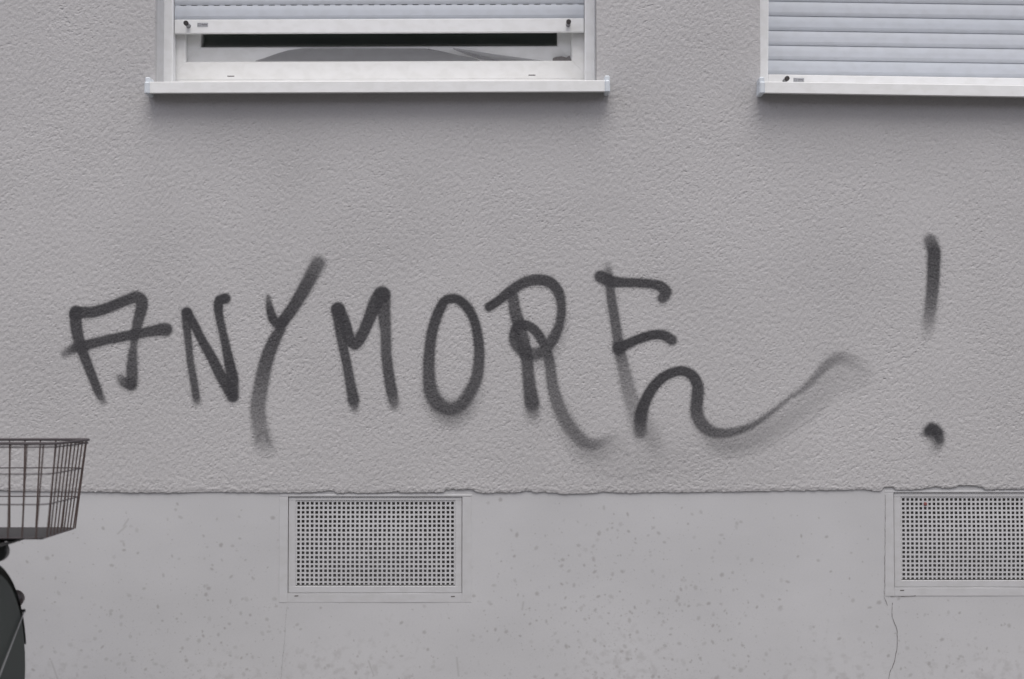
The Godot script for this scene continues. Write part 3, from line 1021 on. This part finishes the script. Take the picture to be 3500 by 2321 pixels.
func wheel(bike: Node3D, at: Vector3) -> void:
	var w := node("wheel", bike, at)
	var r := 0.345
	part("tyre", tube(ring(Vector3.ZERO, r - 0.021, 72), 0.021, 12, true), M.tyre, w)
	# rim: flat band with two flanges
	part("rim", tube(ring(Vector3.ZERO, r - 0.045, 72), 0.011, 8, true), M.alu, w)
	var hub := part("hub", lathe_z([Vector2(0, -0.05), Vector2(0.008, -0.05), Vector2(0.008, -0.034), Vector2(0.028, -0.032), Vector2(0.028, -0.028), Vector2(0.016, -0.024), Vector2(0.016, 0.024), Vector2(0.028, 0.028), Vector2(0.028, 0.032), Vector2(0.008, 0.034), Vector2(0.008, 0.05), Vector2(0, 0.05)]), M.alu, w)
	hub.rotation.y = PI / 2
	for k in 32:
		var side := 1.0 if k % 2 else -1.0
		var t := TAU * k / 32.0
		var t2 := t + (0.9 if (k / 2) % 2 else -0.9)
		part("spoke", tube(PackedVector3Array([Vector3(side * 0.03, sin(t2) * 0.026, -cos(t2) * 0.026), Vector3(0, sin(t) * (r - 0.05), -cos(t) * (r - 0.05))]), 0.0011, 5), M.alu, w)


func fender_mesh(c: Vector3, r: float, from: float, to: float) -> ArrayMesh:
	# curved strip, rounded across
	var vv := PackedVector3Array()
	var nn := PackedVector3Array()
	var ix := PackedInt32Array()
	var n := 40
	var m := 8
	for layer in 2:
		for k in n + 1:
			var t := lerpf(from, to, float(k) / n)
			for s in m + 1:
				var a := lerpf(-1.15, 1.15, float(s) / m)
				var rr := r - 0.022 + cos(a) * 0.022 - layer * 0.0015
				var x := sin(a) * 0.030
				var rad := Vector3(0, sin(t), -cos(t))
				vv.append(c + Vector3(x, 0, 0) + rad * rr)
				var nrm := (rad * cos(a) + Vector3(sin(a), 0, 0)).normalized()
				nn.append(nrm if layer == 0 else -nrm)
	for layer in 2:
		var base := layer * (n + 1) * (m + 1)
		for k in n:
			for s in m:
				var p := base + k * (m + 1) + s
				var q := p + m + 1
				if layer == 0: ix.append_array([p, p + 1, q + 1, p, q + 1, q])
				else: ix.append_array([p, q + 1, p + 1, p, q, q + 1])
	return arrays(vv, nn, ix)


func build_bicycle() -> void:
	var bike := node("bicycle", self, Vector3(-1.518, 0, 0.82))
	tag(bike, "dark green bicycle with rusty wire basket on its rear rack, backed up to the wall", "bicycle")
	var hub := Vector3(0, 0.345, 0)
	wheel(bike, hub)
	wheel(bike, Vector3(0, 0.345, 1.08))
	var fd := node("rear_fender", bike)
	part("guard", fender_mesh(hub, 0.374, 0.20, 2.6), M.green, fd)
	for sx in [-1.0, 1.0]:
		for a in [0.52, 1.5]:
			part("stay", tube(PackedVector3Array([hub + Vector3(sx * 0.055, 0.0, 0.0), hub + Vector3(sx * 0.034, sin(a) * 0.360, -cos(a) * 0.360)]), 0.0022, 6), M.alu, fd)
	part("stay_bolt", tube(PackedVector3Array([hub + Vector3(0.02, sin(0.52) * 0.362, -cos(0.52) * 0.362), hub + Vector3(0.036, sin(0.52) * 0.364, -cos(0.52) * 0.364)]), 0.005, 8), M.dark, fd)
	# coat guards: closed panels either side of the wheel, under the fender
	for sx in [-1.0, 1.0]:
		var sk := start()
		var n := 20
		for k in n:
			var t1 := lerpf(-0.12, 2.5, float(k) / n)
			var t2 := lerpf(-0.12, 2.5, float(k + 1) / n)
			var c := [Vector3(sx * 0.040, sin(t1) * 0.10, -cos(t1) * 0.10), Vector3(sx * 0.030, sin(t1) * 0.336, -cos(t1) * 0.336), Vector3(sx * 0.030, sin(t2) * 0.336, -cos(t2) * 0.336), Vector3(sx * 0.040, sin(t2) * 0.10, -cos(t2) * 0.10)]
			var th := Vector3(sx * 0.0012, 0, 0)
			face(sk, [hub + c[0] + th, hub + c[1] + th, hub + c[2] + th, hub + c[3] + th], Vector3(sx, 0, 0))
			face(sk, [hub + c[0], hub + c[1], hub + c[2], hub + c[3]], Vector3(-sx, 0, 0))
		part("coat_guard", done(sk), M.guard, bike)
	var ff := node("front_fender", bike)
	part("guard", fender_mesh(hub + Vector3(0, 0, 1.08), 0.374, 0.5, 2.2), M.green, ff)
	# tail lamp on the fender, round reflector under the rack
	var lamp := part("tail_lamp", lathe_z([Vector2(0.0, -0.012), Vector2(0.020, -0.012), Vector2(0.026, 0.0), Vector2(0.026, 0.018), Vector2(0.020, 0.028), Vector2(0.0, 0.032)], 18), M.lamp_dark, bike)
	lamp.position = hub + Vector3(0.004, sin(0.60) * 0.378, -cos(0.60) * 0.378)
	lamp.rotation = Vector3(-0.35, PI, 0)
	var refl := node("reflector", bike, Vector3(0.0, 0.722, -0.18))
	part("housing", lathe_z([Vector2(0.0, -0.016), Vector2(0.026, -0.016), Vector2(0.031, -0.010), Vector2(0.031, 0.014), Vector2(0.027, 0.018), Vector2(0.0, 0.016)], 24), M.green_dark, refl)
	part("bracket", tube(PackedVector3Array([Vector3(0, 0.0, 0.012), Vector3(0, 0.012, 0.04), Vector3(0, 0.034, 0.06)]), 0.004, 6), M.dark, refl)
	# rack
	var rk := node("rear_rack", bike)
	for sx in [-1.0, 1.0]:
		part("rail", tube(PackedVector3Array([Vector3(sx * 0.055, 0.755, 0.14), Vector3(sx * 0.06, 0.755, -0.10), Vector3(sx * 0.055, 0.755, -0.30), Vector3(sx * 0.03, 0.755, -0.325), Vector3(0, 0.755, -0.33)]), 0.005, 8), M.dark, rk)
		part("strut", tube(PackedVector3Array([hub + Vector3(sx * 0.062, 0.0, 0.0), Vector3(sx * 0.06, 0.753, 0.06)]), 0.0045, 8), M.dark, rk)
	for z in [0.08, -0.05, -0.20]:
		part("cross_bar", tube(PackedVector3Array([Vector3(-0.057, 0.752, z), Vector3(0.057, 0.752, z)]), 0.0038, 8), M.dark, rk)
	# wire basket
	var bk := node("wire_basket", bike)
	bk.set_meta("label", "rusty brown wire basket with a grey bottom")
	var yb := 0.768
	var yt := 1.043
	var hw_t := 0.196
	var hw_b := 0.165
	var z0 := -0.41
	var z1 := -0.065
	var tap := 0.022
	var loop := func(y: float, wire: float, called: String, m: Material) -> void:
		var f := (y - yb) / (yt - yb)
		var hw := lerpf(hw_b, hw_t, f) + (0.008 if f > 0.95 else 0.0)
		var za := z0 + tap * (1.0 - f)
		var zb := z1 - tap * (1.0 - f)
		var pts := PackedVector3Array()
		var rc := 0.035
		for q in [[1, 0, hw - rc, za + rc, -PI / 2, 0.0], [1, 1, hw - rc, zb - rc, 0.0, PI / 2], [-1, 1, -hw + rc, zb - rc, PI / 2, PI], [-1, 0, -hw + rc, za + rc, PI, PI * 1.5]]:
			for s in 5:
				var t: float = lerpf(q[4], q[5], s / 4.0)
				pts.append(Vector3(q[2] + cos(t) * rc, y, q[3] + sin(t) * rc))
		part(called, tube(pts, wire, 7, true), m, bk)
	loop.call(yt, 0.0045, "rim", M.wire_grey)
	loop.call(yt - 0.010, 0.0022, "rim_wire", M.wire_grey)
	loop.call(lerpf(yb, yt, 0.68), 0.0019, "hoop", M.wire_grey)
	loop.call(lerpf(yb, yt, 0.36), 0.0019, "hoop", M.wire_grey)
	loop.call(yb + 0.002, 0.0024, "hoop", M.wire_grey)
	var wire_at := func(x_t: float, z_t: float, x_b: float, z_b: float) -> void:
		part("wire", tube(PackedVector3Array([Vector3(x_t, yt, z_t), Vector3(x_b, yb, z_b)]), 0.0023, 6), M.rust, bk)
	for k in 8:
		var f := -1.0 + 2.0 * k / 7.0
		for e in [[z0, z0 + tap, 0.021], [z1, z1 - tap, 0.0]]:
			wire_at.call(f * hw_t * 0.86 + e[2], e[0], f * hw_b * 0.86 + e[2], e[1])
	for k in 9:
		var f := (k + 0.5) / 9.0
		for s in [-1.0, 1.0]:
			wire_at.call(s * hw_t, lerpf(z0 + 0.01, z1 - 0.01, f), s * hw_b, lerpf(z0 + tap + 0.01, z1 - tap - 0.01, f))
	# bottom: close mesh under a grey mat
	var mat_st := start()
	cbox(mat_st, Vector3(-hw_b + 0.006, yb - 0.003, z0 + tap + 0.006), Vector3(hw_b - 0.006, yb + 0.004, z1 - tap - 0.006), 0.002)
	part("bottom_mat", done(mat_st), M.mat_grey, bk)
	# frame, saddle, bars: outside the photograph, kept simple but whole
	var fr := node("frame", bike)
	var bb := Vector3(0, 0.29, 0.46)
	var seat := Vector3(0, 0.86, 0.27)
	var head := Vector3(0, 0.86, 0.86)
	var crown := Vector3(0, 0.74, 0.90)
	for e in [[bb, seat, 0.016], [bb, crown, 0.018], [Vector3(0, 0.62, 0.35), head, 0.015], [head + Vector3(0, 0.06, -0.02), crown, 0.019]]:
		part("tube", tube(PackedVector3Array([e[0], e[1]]), float(e[2]), 12), M.green, fr)
	for sx in [-1.0, 1.0]:
		part("chain_stay", tube(PackedVector3Array([bb + Vector3(sx * 0.03, 0, -0.03), hub + Vector3(sx * 0.06, 0, 0.0)]), 0.009, 8), M.green, fr)
		part("seat_stay", tube(PackedVector3Array([Vector3(sx * 0.02, 0.80, 0.275), hub + Vector3(sx * 0.06, 0, 0.0)]), 0.008, 8), M.green, fr)
		part("fork_blade", tube(PackedVector3Array([crown + Vector3(sx * 0.04, 0, 0), Vector3(sx * 0.055, 0.52, 0.99), Vector3(sx * 0.055, 0.345, 1.08)]), 0.010, 8), M.green, fr)
		part("crank", tube(PackedVector3Array([bb + Vector3(sx * 0.06, 0, 0), bb + Vector3(sx * 0.07, -sx * 0.12, sx * 0.12)]), 0.009, 8), M.alu, fr)
	part("seat_post", tube(PackedVector3Array([seat, Vector3(0, 0.98, 0.235)]), 0.013, 10), M.alu, fr)
	part("saddle", tube(PackedVector3Array([Vector3(0, 1.0, 0.10), Vector3(0, 1.01, 0.14), Vector3(0, 1.005, 0.22), Vector3(0, 1.0, 0.30), Vector3(0, 1.0, 0.37)]), [0.04, 0.075, 0.06, 0.03, 0.018], 14), M.dark, fr)
	part("stem", tube(PackedVector3Array([head, Vector3(0, 1.02, 0.81)]), 0.012, 10), M.alu, fr)
	part("handlebar", tube(PackedVector3Array([Vector3(-0.25, 1.05, 0.62), Vector3(-0.25, 1.05, 0.72), Vector3(-0.16, 1.03, 0.80), Vector3(0, 1.02, 0.81), Vector3(0.16, 1.03, 0.80), Vector3(0.25, 1.05, 0.72), Vector3(0.25, 1.05, 0.62)]), 0.011, 10), M.alu, fr)
	part("kickstand", tube(PackedVector3Array([bb + Vector3(-0.03, 0, -0.05), Vector3(-0.20, 0.008, 0.38)]), 0.007, 8), M.alu, fr)


# ---------------------------------------------------------------- scene
func _ready() -> void:
	# camera
	var cam := Camera3D.new()
	cam.name = "camera"
	add_child(cam)
	cam.position = Vector3(0, EYE, DIST)
	cam.rotation.x = PITCH
	var ca := CameraAttributesPhysical.new()
	ca.frustum_focal_length = 50.26
	ca.frustum_focus_distance = DIST
	ca.frustum_near = 0.05
	ca.frustum_far = 400.0
	ca.exposure_aperture = 1.25
	cam.attributes = ca
	cam.current = true
	# sky and sun
	var env := Environment.new()
	var sky := Sky.new()
	var sm := ProceduralSkyMaterial.new()
	sm.sky_top_color = Color(0.938, 0.94, 0.997)
	sm.sky_horizon_color = Color(0.585, 0.588, 0.635)
	sm.sky_curve = 0.35
	sm.ground_bottom_color = Color(0.25, 0.25, 0.25)
	sm.ground_horizon_color = Color(0.5, 0.5, 0.52)
	sm.sky_energy_multiplier = 1.0
	sky.sky_material = sm
	env.background_mode = Environment.BG_SKY
	env.sky = sky
	env.tonemap_mode = Environment.TONE_MAPPER_LINEAR
	env.tonemap_exposure = 1.95
	env.sdfgi_enabled = true
	env.ssao_enabled = true
	env.ssil_enabled = true
	var we := WorldEnvironment.new()
	we.name = "world_environment"
	we.environment = env
	add_child(we)
	var sun := DirectionalLight3D.new()
	sun.name = "sun"
	sun.light_energy = 0.42
	sun.light_color = Color(1.0, 0.985, 0.975)
	sun.light_angular_distance = 40.0
	sun.shadow_enabled = true
	sun.rotation = Vector3(deg_to_rad(-66), deg_to_rad(8), 0)
	add_child(sun)

	# noises
	new_noise(n_a, 11, 60.0, 2)
	new_noise(n_b, 12, 60.0, 2)
	new_noise(n_mix, 13, 3.0, 1)
	new_noise(n_fine, 14, 95.0, 1)
	new_noise(n_edge, 15, 60.0, 3)
	new_noise(n_low, 16, 2.4, 2)
	n_edge.frequency = 60.0

	# materials
	mat("white", lin(0.74, 0.745, 0.75), 0.42)
	mat("frame", lin(0.76, 0.76, 0.752), 0.45)
	mat("sash", lin(0.80, 0.805, 0.80), 0.5)
	mat("sill", lin(0.76, 0.765, 0.76), 0.38)
	mat("cap", lin(0.62, 0.66, 0.70), 0.5)
	mat("slat_a", lin(0.50, 0.525, 0.57), 0.5)
	mat("slat_b", lin(0.49, 0.518, 0.565), 0.5)
	mat("pin", lin(0.20, 0.20, 0.21), 0.5)
	mat("rubber", lin(0.03, 0.026, 0.026), 0.7)
	mat("dark", lin(0.02, 0.02, 0.02), 0.6)
	mat("crack", lin(0.09, 0.08, 0.075), 0.95)  # dark colour painted in for the shade inside the cracks
	mat("shaft", lin(0.42, 0.41, 0.40), 0.95)
	mat("vent_paint", lin(0.50, 0.50, 0.508), 0.75)
	mat("vent_sheet", lin(0.53, 0.53, 0.54), 0.6)
	mat("red", lin(0.20, 0.05, 0.045), 0.7)
	mat("room", lin(0.18, 0.26, 0.19), 0.95)
	mat("gauze_dark", lin(0.16, 0.15, 0.15), 0.9)
	mat("rust", lin(0.075, 0.052, 0.046), 0.85)
	mat("wire_grey", lin(0.062, 0.053, 0.057), 0.7)
	mat("mat_grey", lin(0.03, 0.029, 0.031), 0.9)
	mat("green", lin(0.012, 0.020, 0.016), 0.4)
	mat("green_dark", lin(0.010, 0.014, 0.013), 0.35)
	mat("lamp_dark", lin(0.02, 0.010, 0.010), 0.3)
	mat("guard", lin(0.013, 0.021, 0.018), 0.55)
	mat("tyre", lin(0.06, 0.062, 0.066), 0.9)
	mat("alu", lin(0.42, 0.43, 0.44), 0.4, 0.8)
	var gm := mat("gauze", lin(0.12, 0.12, 0.13), 0.9)
	gm.transparency = BaseMaterial3D.TRANSPARENCY_ALPHA
	gm.albedo_color.a = 0.5
	gm.cull_mode = BaseMaterial3D.CULL_DISABLED
	var gt: StandardMaterial3D = gm.duplicate()
	gt.albedo_color.a = 0.22
	M["gauze_thin"] = gt
	var gl := mat("glass", Color(0.5, 0.55, 0.52, 0.15), 0.03)
	gl.transparency = BaseMaterial3D.TRANSPARENCY_ALPHA
	var stk := mat("sticker", Color.WHITE, 0.5)
	stk.albedo_texture = sticker_texture()

	# faint dust and handling marks on paint and metal
	var gn := FastNoiseLite.new()
	new_noise(gn, 91, 0.008, 6)
	var gr := Gradient.new()
	gr.offsets = PackedFloat32Array([0.25, 0.5, 0.75])
	gr.colors = PackedColorArray([Color(0.975, 0.974, 0.97), Color(0.992, 0.992, 0.991), Color(1, 1, 1)])
	var grime := NoiseTexture2D.new()
	grime.width = 1024
	grime.height = 1024
	grime.seamless = true
	grime.noise = gn
	grime.color_ramp = gr
	for k in ["white", "frame", "sash", "sill", "slat_a", "slat_b", "vent_paint", "vent_sheet", "cap", "guard", "green"]:
		M[k].albedo_texture = grime
		M[k].uv1_triplanar = true
		M[k].uv1_world_triplanar = true
		M[k].uv1_scale = Vector3(1.7, 2.6, 1.7) if k != "vent_sheet" else Vector3(3.5, 3.5, 3.5)

	house = node("apartment_building", self)
	tag(house, "grey stucco apartment house with white roller shutters and a smooth plinth", "building")

	spray()
	droplets()
	print("sprayed ", Time.get_ticks_msec())
	var stucco := mat("stucco", Color.WHITE, 0.92)
	stucco.albedo_texture = wall_texture()
	stucco.heightmap_enabled = true
	stucco.heightmap_texture = pits_texture()
	stucco.heightmap_scale = 0.38
	var plinth := mat("plinth", Color.WHITE, 0.85)
	plinth.albedo_texture = plinth_texture(2048, 475, X0, X1, 0.0, 1.02)
	print("textures ", Time.get_ticks_msec())
	var rough_noise := NoiseTexture2D.new()
	rough_noise.width = 512
	rough_noise.height = 512
	rough_noise.seamless = true
	rough_noise.noise = FastNoiseLite.new()
	new_noise(rough_noise.noise, 21, 0.05, 2)
	var far_stucco := mat("far_stucco", lin(0.425, 0.412, 0.406), 0.92)
	far_stucco.heightmap_enabled = true
	far_stucco.heightmap_texture = rough_noise
	far_stucco.heightmap_scale = 0.3
	far_stucco.uv1_triplanar = true
	far_stucco.uv1_scale = Vector3(1.0, 1.0, 1.0)
	mat("far_plinth", lin(0.44, 0.44, 0.445), 0.85)
	var paving := mat("paving", lin(0.16, 0.155, 0.15), 0.95)
	paving.heightmap_enabled = true
	paving.heightmap_texture = rough_noise
	paving.heightmap_scale = 0.2
	paving.uv1_triplanar = true
	mat("asphalt", lin(0.055, 0.055, 0.057), 0.95)
	mat("facade", lin(0.30, 0.28, 0.25), 0.9)
	mat("facade_glass", lin(0.03, 0.035, 0.04), 0.1)
	mat("facade_trim", lin(0.6, 0.6, 0.58), 0.7)

	# ground
	var ground := func(called: String, a: Vector3, b: Vector3, m: Material) -> void:
		var o := part(called, box_mesh(a, b, 0.004), m, self)
		o.set_meta("kind", "structure")
		o.set_meta("label", called + " in front of the house")
		o.set_meta("category", called)
	ground.call("pavement", Vector3(-40, -0.3, -0.01), Vector3(40, 0.0, 3.2), M.paving)
	ground.call("kerb", Vector3(-40, -0.3, 3.2), Vector3(40, 0.004, 3.34), M.facade_trim)
	ground.call("road", Vector3(-40, -0.3, 3.34), Vector3(40, -0.12, 60), M.asphalt)

	# window openings: left edge, right edge, bottom, top
	var wl := P(526, 300)
	var wr := P(2038, 300)
	var w2 := P(2598, 300)
	holes = [[wl.x, wr.x, wl.y, TOP + 1.0], [w2.x, X1 + 0.01, w2.y - 0.008, TOP + 1.0]]
	for r in holes:
		for k in 2:
			r[k] = X0 + snap_x(r[k]) * CELL
	build_wall()
	print("wall ", Time.get_ticks_msec())

	# vents: opening in the plinth is the panel
	var va := P(983, 2028, PZ)
	var vb := P(1580, 1698, PZ)
	var vc := P(3057, 2008, PZ)
	var vd := P(3654, 1684, PZ)
	vents = [[va.x, vb.x, va.y, vb.y], [vc.x, vd.x, vc.y, vd.y]]
	build_plinth()
	build_vent([983, 1580, 1698, 2028], Vector2(1020, 1721), Vector2(15.44, 15.28), [953, 1613, 1690, 2060], [[1013, 2037], [1548, 2039]], "perforated sheet metal vent grille set under crumbled stucco edge, with two drain slots")
	build_vent([3057, 3654, 1684, 2008], Vector2(3089, 1708), Vector2(14.95, 14.95), [3026, 3686, 1677, 2038], [[3084, 2018], [3620, 2018]], "perforated sheet metal vent grille beside the long crack in the plinth")

	# windows
	var at1 := P(595, 280, 0.058)
	var rail_l := P(590, 230, RZ)
	var rail_r := P(2000, 230, RZ)
	build_window({"at": Vector3(rail_l.x, at1.y, 0), "turn": 0.2, "w": rail_r.x - rail_l.x, "lap": -0.002, "lap2": 0.022, "open": 0.217, "stops": [0.052, rail_r.x - rail_l.x - 0.058], "stick": 0.083, "drains": [0.195, 1.27], "label": "window with its roller shutter raised a hand's breadth and a torn fly screen"})
	var win1: Node3D = house.get_child(house.get_child_count() - 1)
	gauze(win1)
	var at2 := P(2625, 280, 0.058)
	var rail2 := P(2625, 230, RZ)
	build_window({"at": Vector3(rail2.x, at2.y, 0), "turn": -0.85, "w": 1.44, "lap": 0.009, "lap2": 0.009, "open": 0.022, "stops": [0.062, 1.37], "stick": 0.092, "drains": [], "label": "window with its roller shutter let down to the sill"})
	# reveals of smooth plaster behind the stucco
	for r in holes:
		var st := start()
		var xb: float = r[1] if r[1] < X1 else 2.30
		var zf := -0.0295
		cbox(st, Vector3(r[0] - 0.05, r[2] - 0.02, -0.42), Vector3(r[0], 3.6, zf), 0.001)
		cbox(st, Vector3(xb, r[2] - 0.02, -0.42), Vector3(xb + 0.05, 3.6, zf), 0.001)
		cbox(st, Vector3(r[0] - 0.05, r[2] - 0.07, -0.42), Vector3(xb + 0.05, r[2] - 0.0205, zf), 0.001)
		cbox(st, Vector3(r[0] - 0.05, 3.5, -0.42), Vector3(xb + 0.05, 3.65, zf), 0.001)
		part("reveal", done(st), M.vent_paint, house)
	# the rest of the facade beyond the photograph
	var up := start()
	var xl: float = holes[0][0]
	var xm: float = holes[0][1]
	var xr: float = holes[1][0]
	cbox(up, Vector3(-7, 0.852, -0.03), Vector3(X0, 9, 0), 0.001)
	cbox(up, Vector3(2.30, 0.852, -0.03), Vector3(7, 9, 0), 0.001)
	cbox(up, Vector3(X0, TOP - 0.002, -0.03), Vector3(xl, 3.52, 0), 0.001)
	cbox(up, Vector3(xm, TOP - 0.002, -0.03), Vector3(xr, 3.52, 0), 0.001)
	cbox(up, Vector3(X0, 3.52, -0.03), Vector3(2.30, 9, 0), 0.001)
	cbox(up, Vector3(X1, 0.852, -0.03), Vector3(2.30, P(2625, 318).y, 0), 0.001)
	part("upper_wall", done(up), M.far_stucco, house)
	part("side_plinth", box_mesh(Vector3(-7, -0.2, -0.05), Vector3(X0, 0.852, PZ), 0.001), M.far_plinth, house)
	part("side_plinth", box_mesh(Vector3(X1, -0.2, -0.05), Vector3(7, 0.852, PZ), 0.001), M.far_plinth, house)
	var rm := start()
	cbox(rm, Vector3(-7, -0.2, -4.2), Vector3(7, 9, -4.0), 0.01)
	cbox(rm, Vector3(-7, 8.8, -4.0), Vector3(7, 9, -0.05), 0.01)
	cbox(rm, Vector3(-7, 1.75, -4.0), Vector3(7, 1.9, -0.31), 0.01)
	cbox(rm, Vector3(-7, 4.2, -4.0), Vector3(7, 4.4, -0.05), 0.01)
	cbox(rm, Vector3(-7, -0.2, -4.0), Vector3(-6.8, 9, -0.05), 0.01)
	cbox(rm, Vector3(6.8, -0.2, -4.0), Vector3(7, 9, -0.05), 0.01)
	part("inner_walls", done(rm), M.room, house)

	build_bicycle()

	# unseen house added across the street to close off the lower sky
	var opp := node("added_opposite_building", self, Vector3(0, 0, 17))
	tag(opp, "plain beige house with two rows of windows, added unseen across the street to block low sky", "building")
	part("facade", box_mesh(Vector3(-30, -0.2, 0), Vector3(30, 7.6, 8), 0.02), M.facade, opp)
	var wm := box_mesh(Vector3(-0.6, 0, -0.03), Vector3(0.6, 1.4, 0.05), 0.01)
	var sl := box_mesh(Vector3(-0.7, -0.08, -0.12), Vector3(0.7, 0, 0.05), 0.01)
	for r in 2:
		for c in 18:
			var o := part("window", wm, M.facade_glass, opp)
			o.position = Vector3(-25.5 + c * 3.0, 1.6 + r * 3.1, 0)
			part("sill", sl, M.facade_trim, o)
	print("all ", Time.get_ticks_msec())
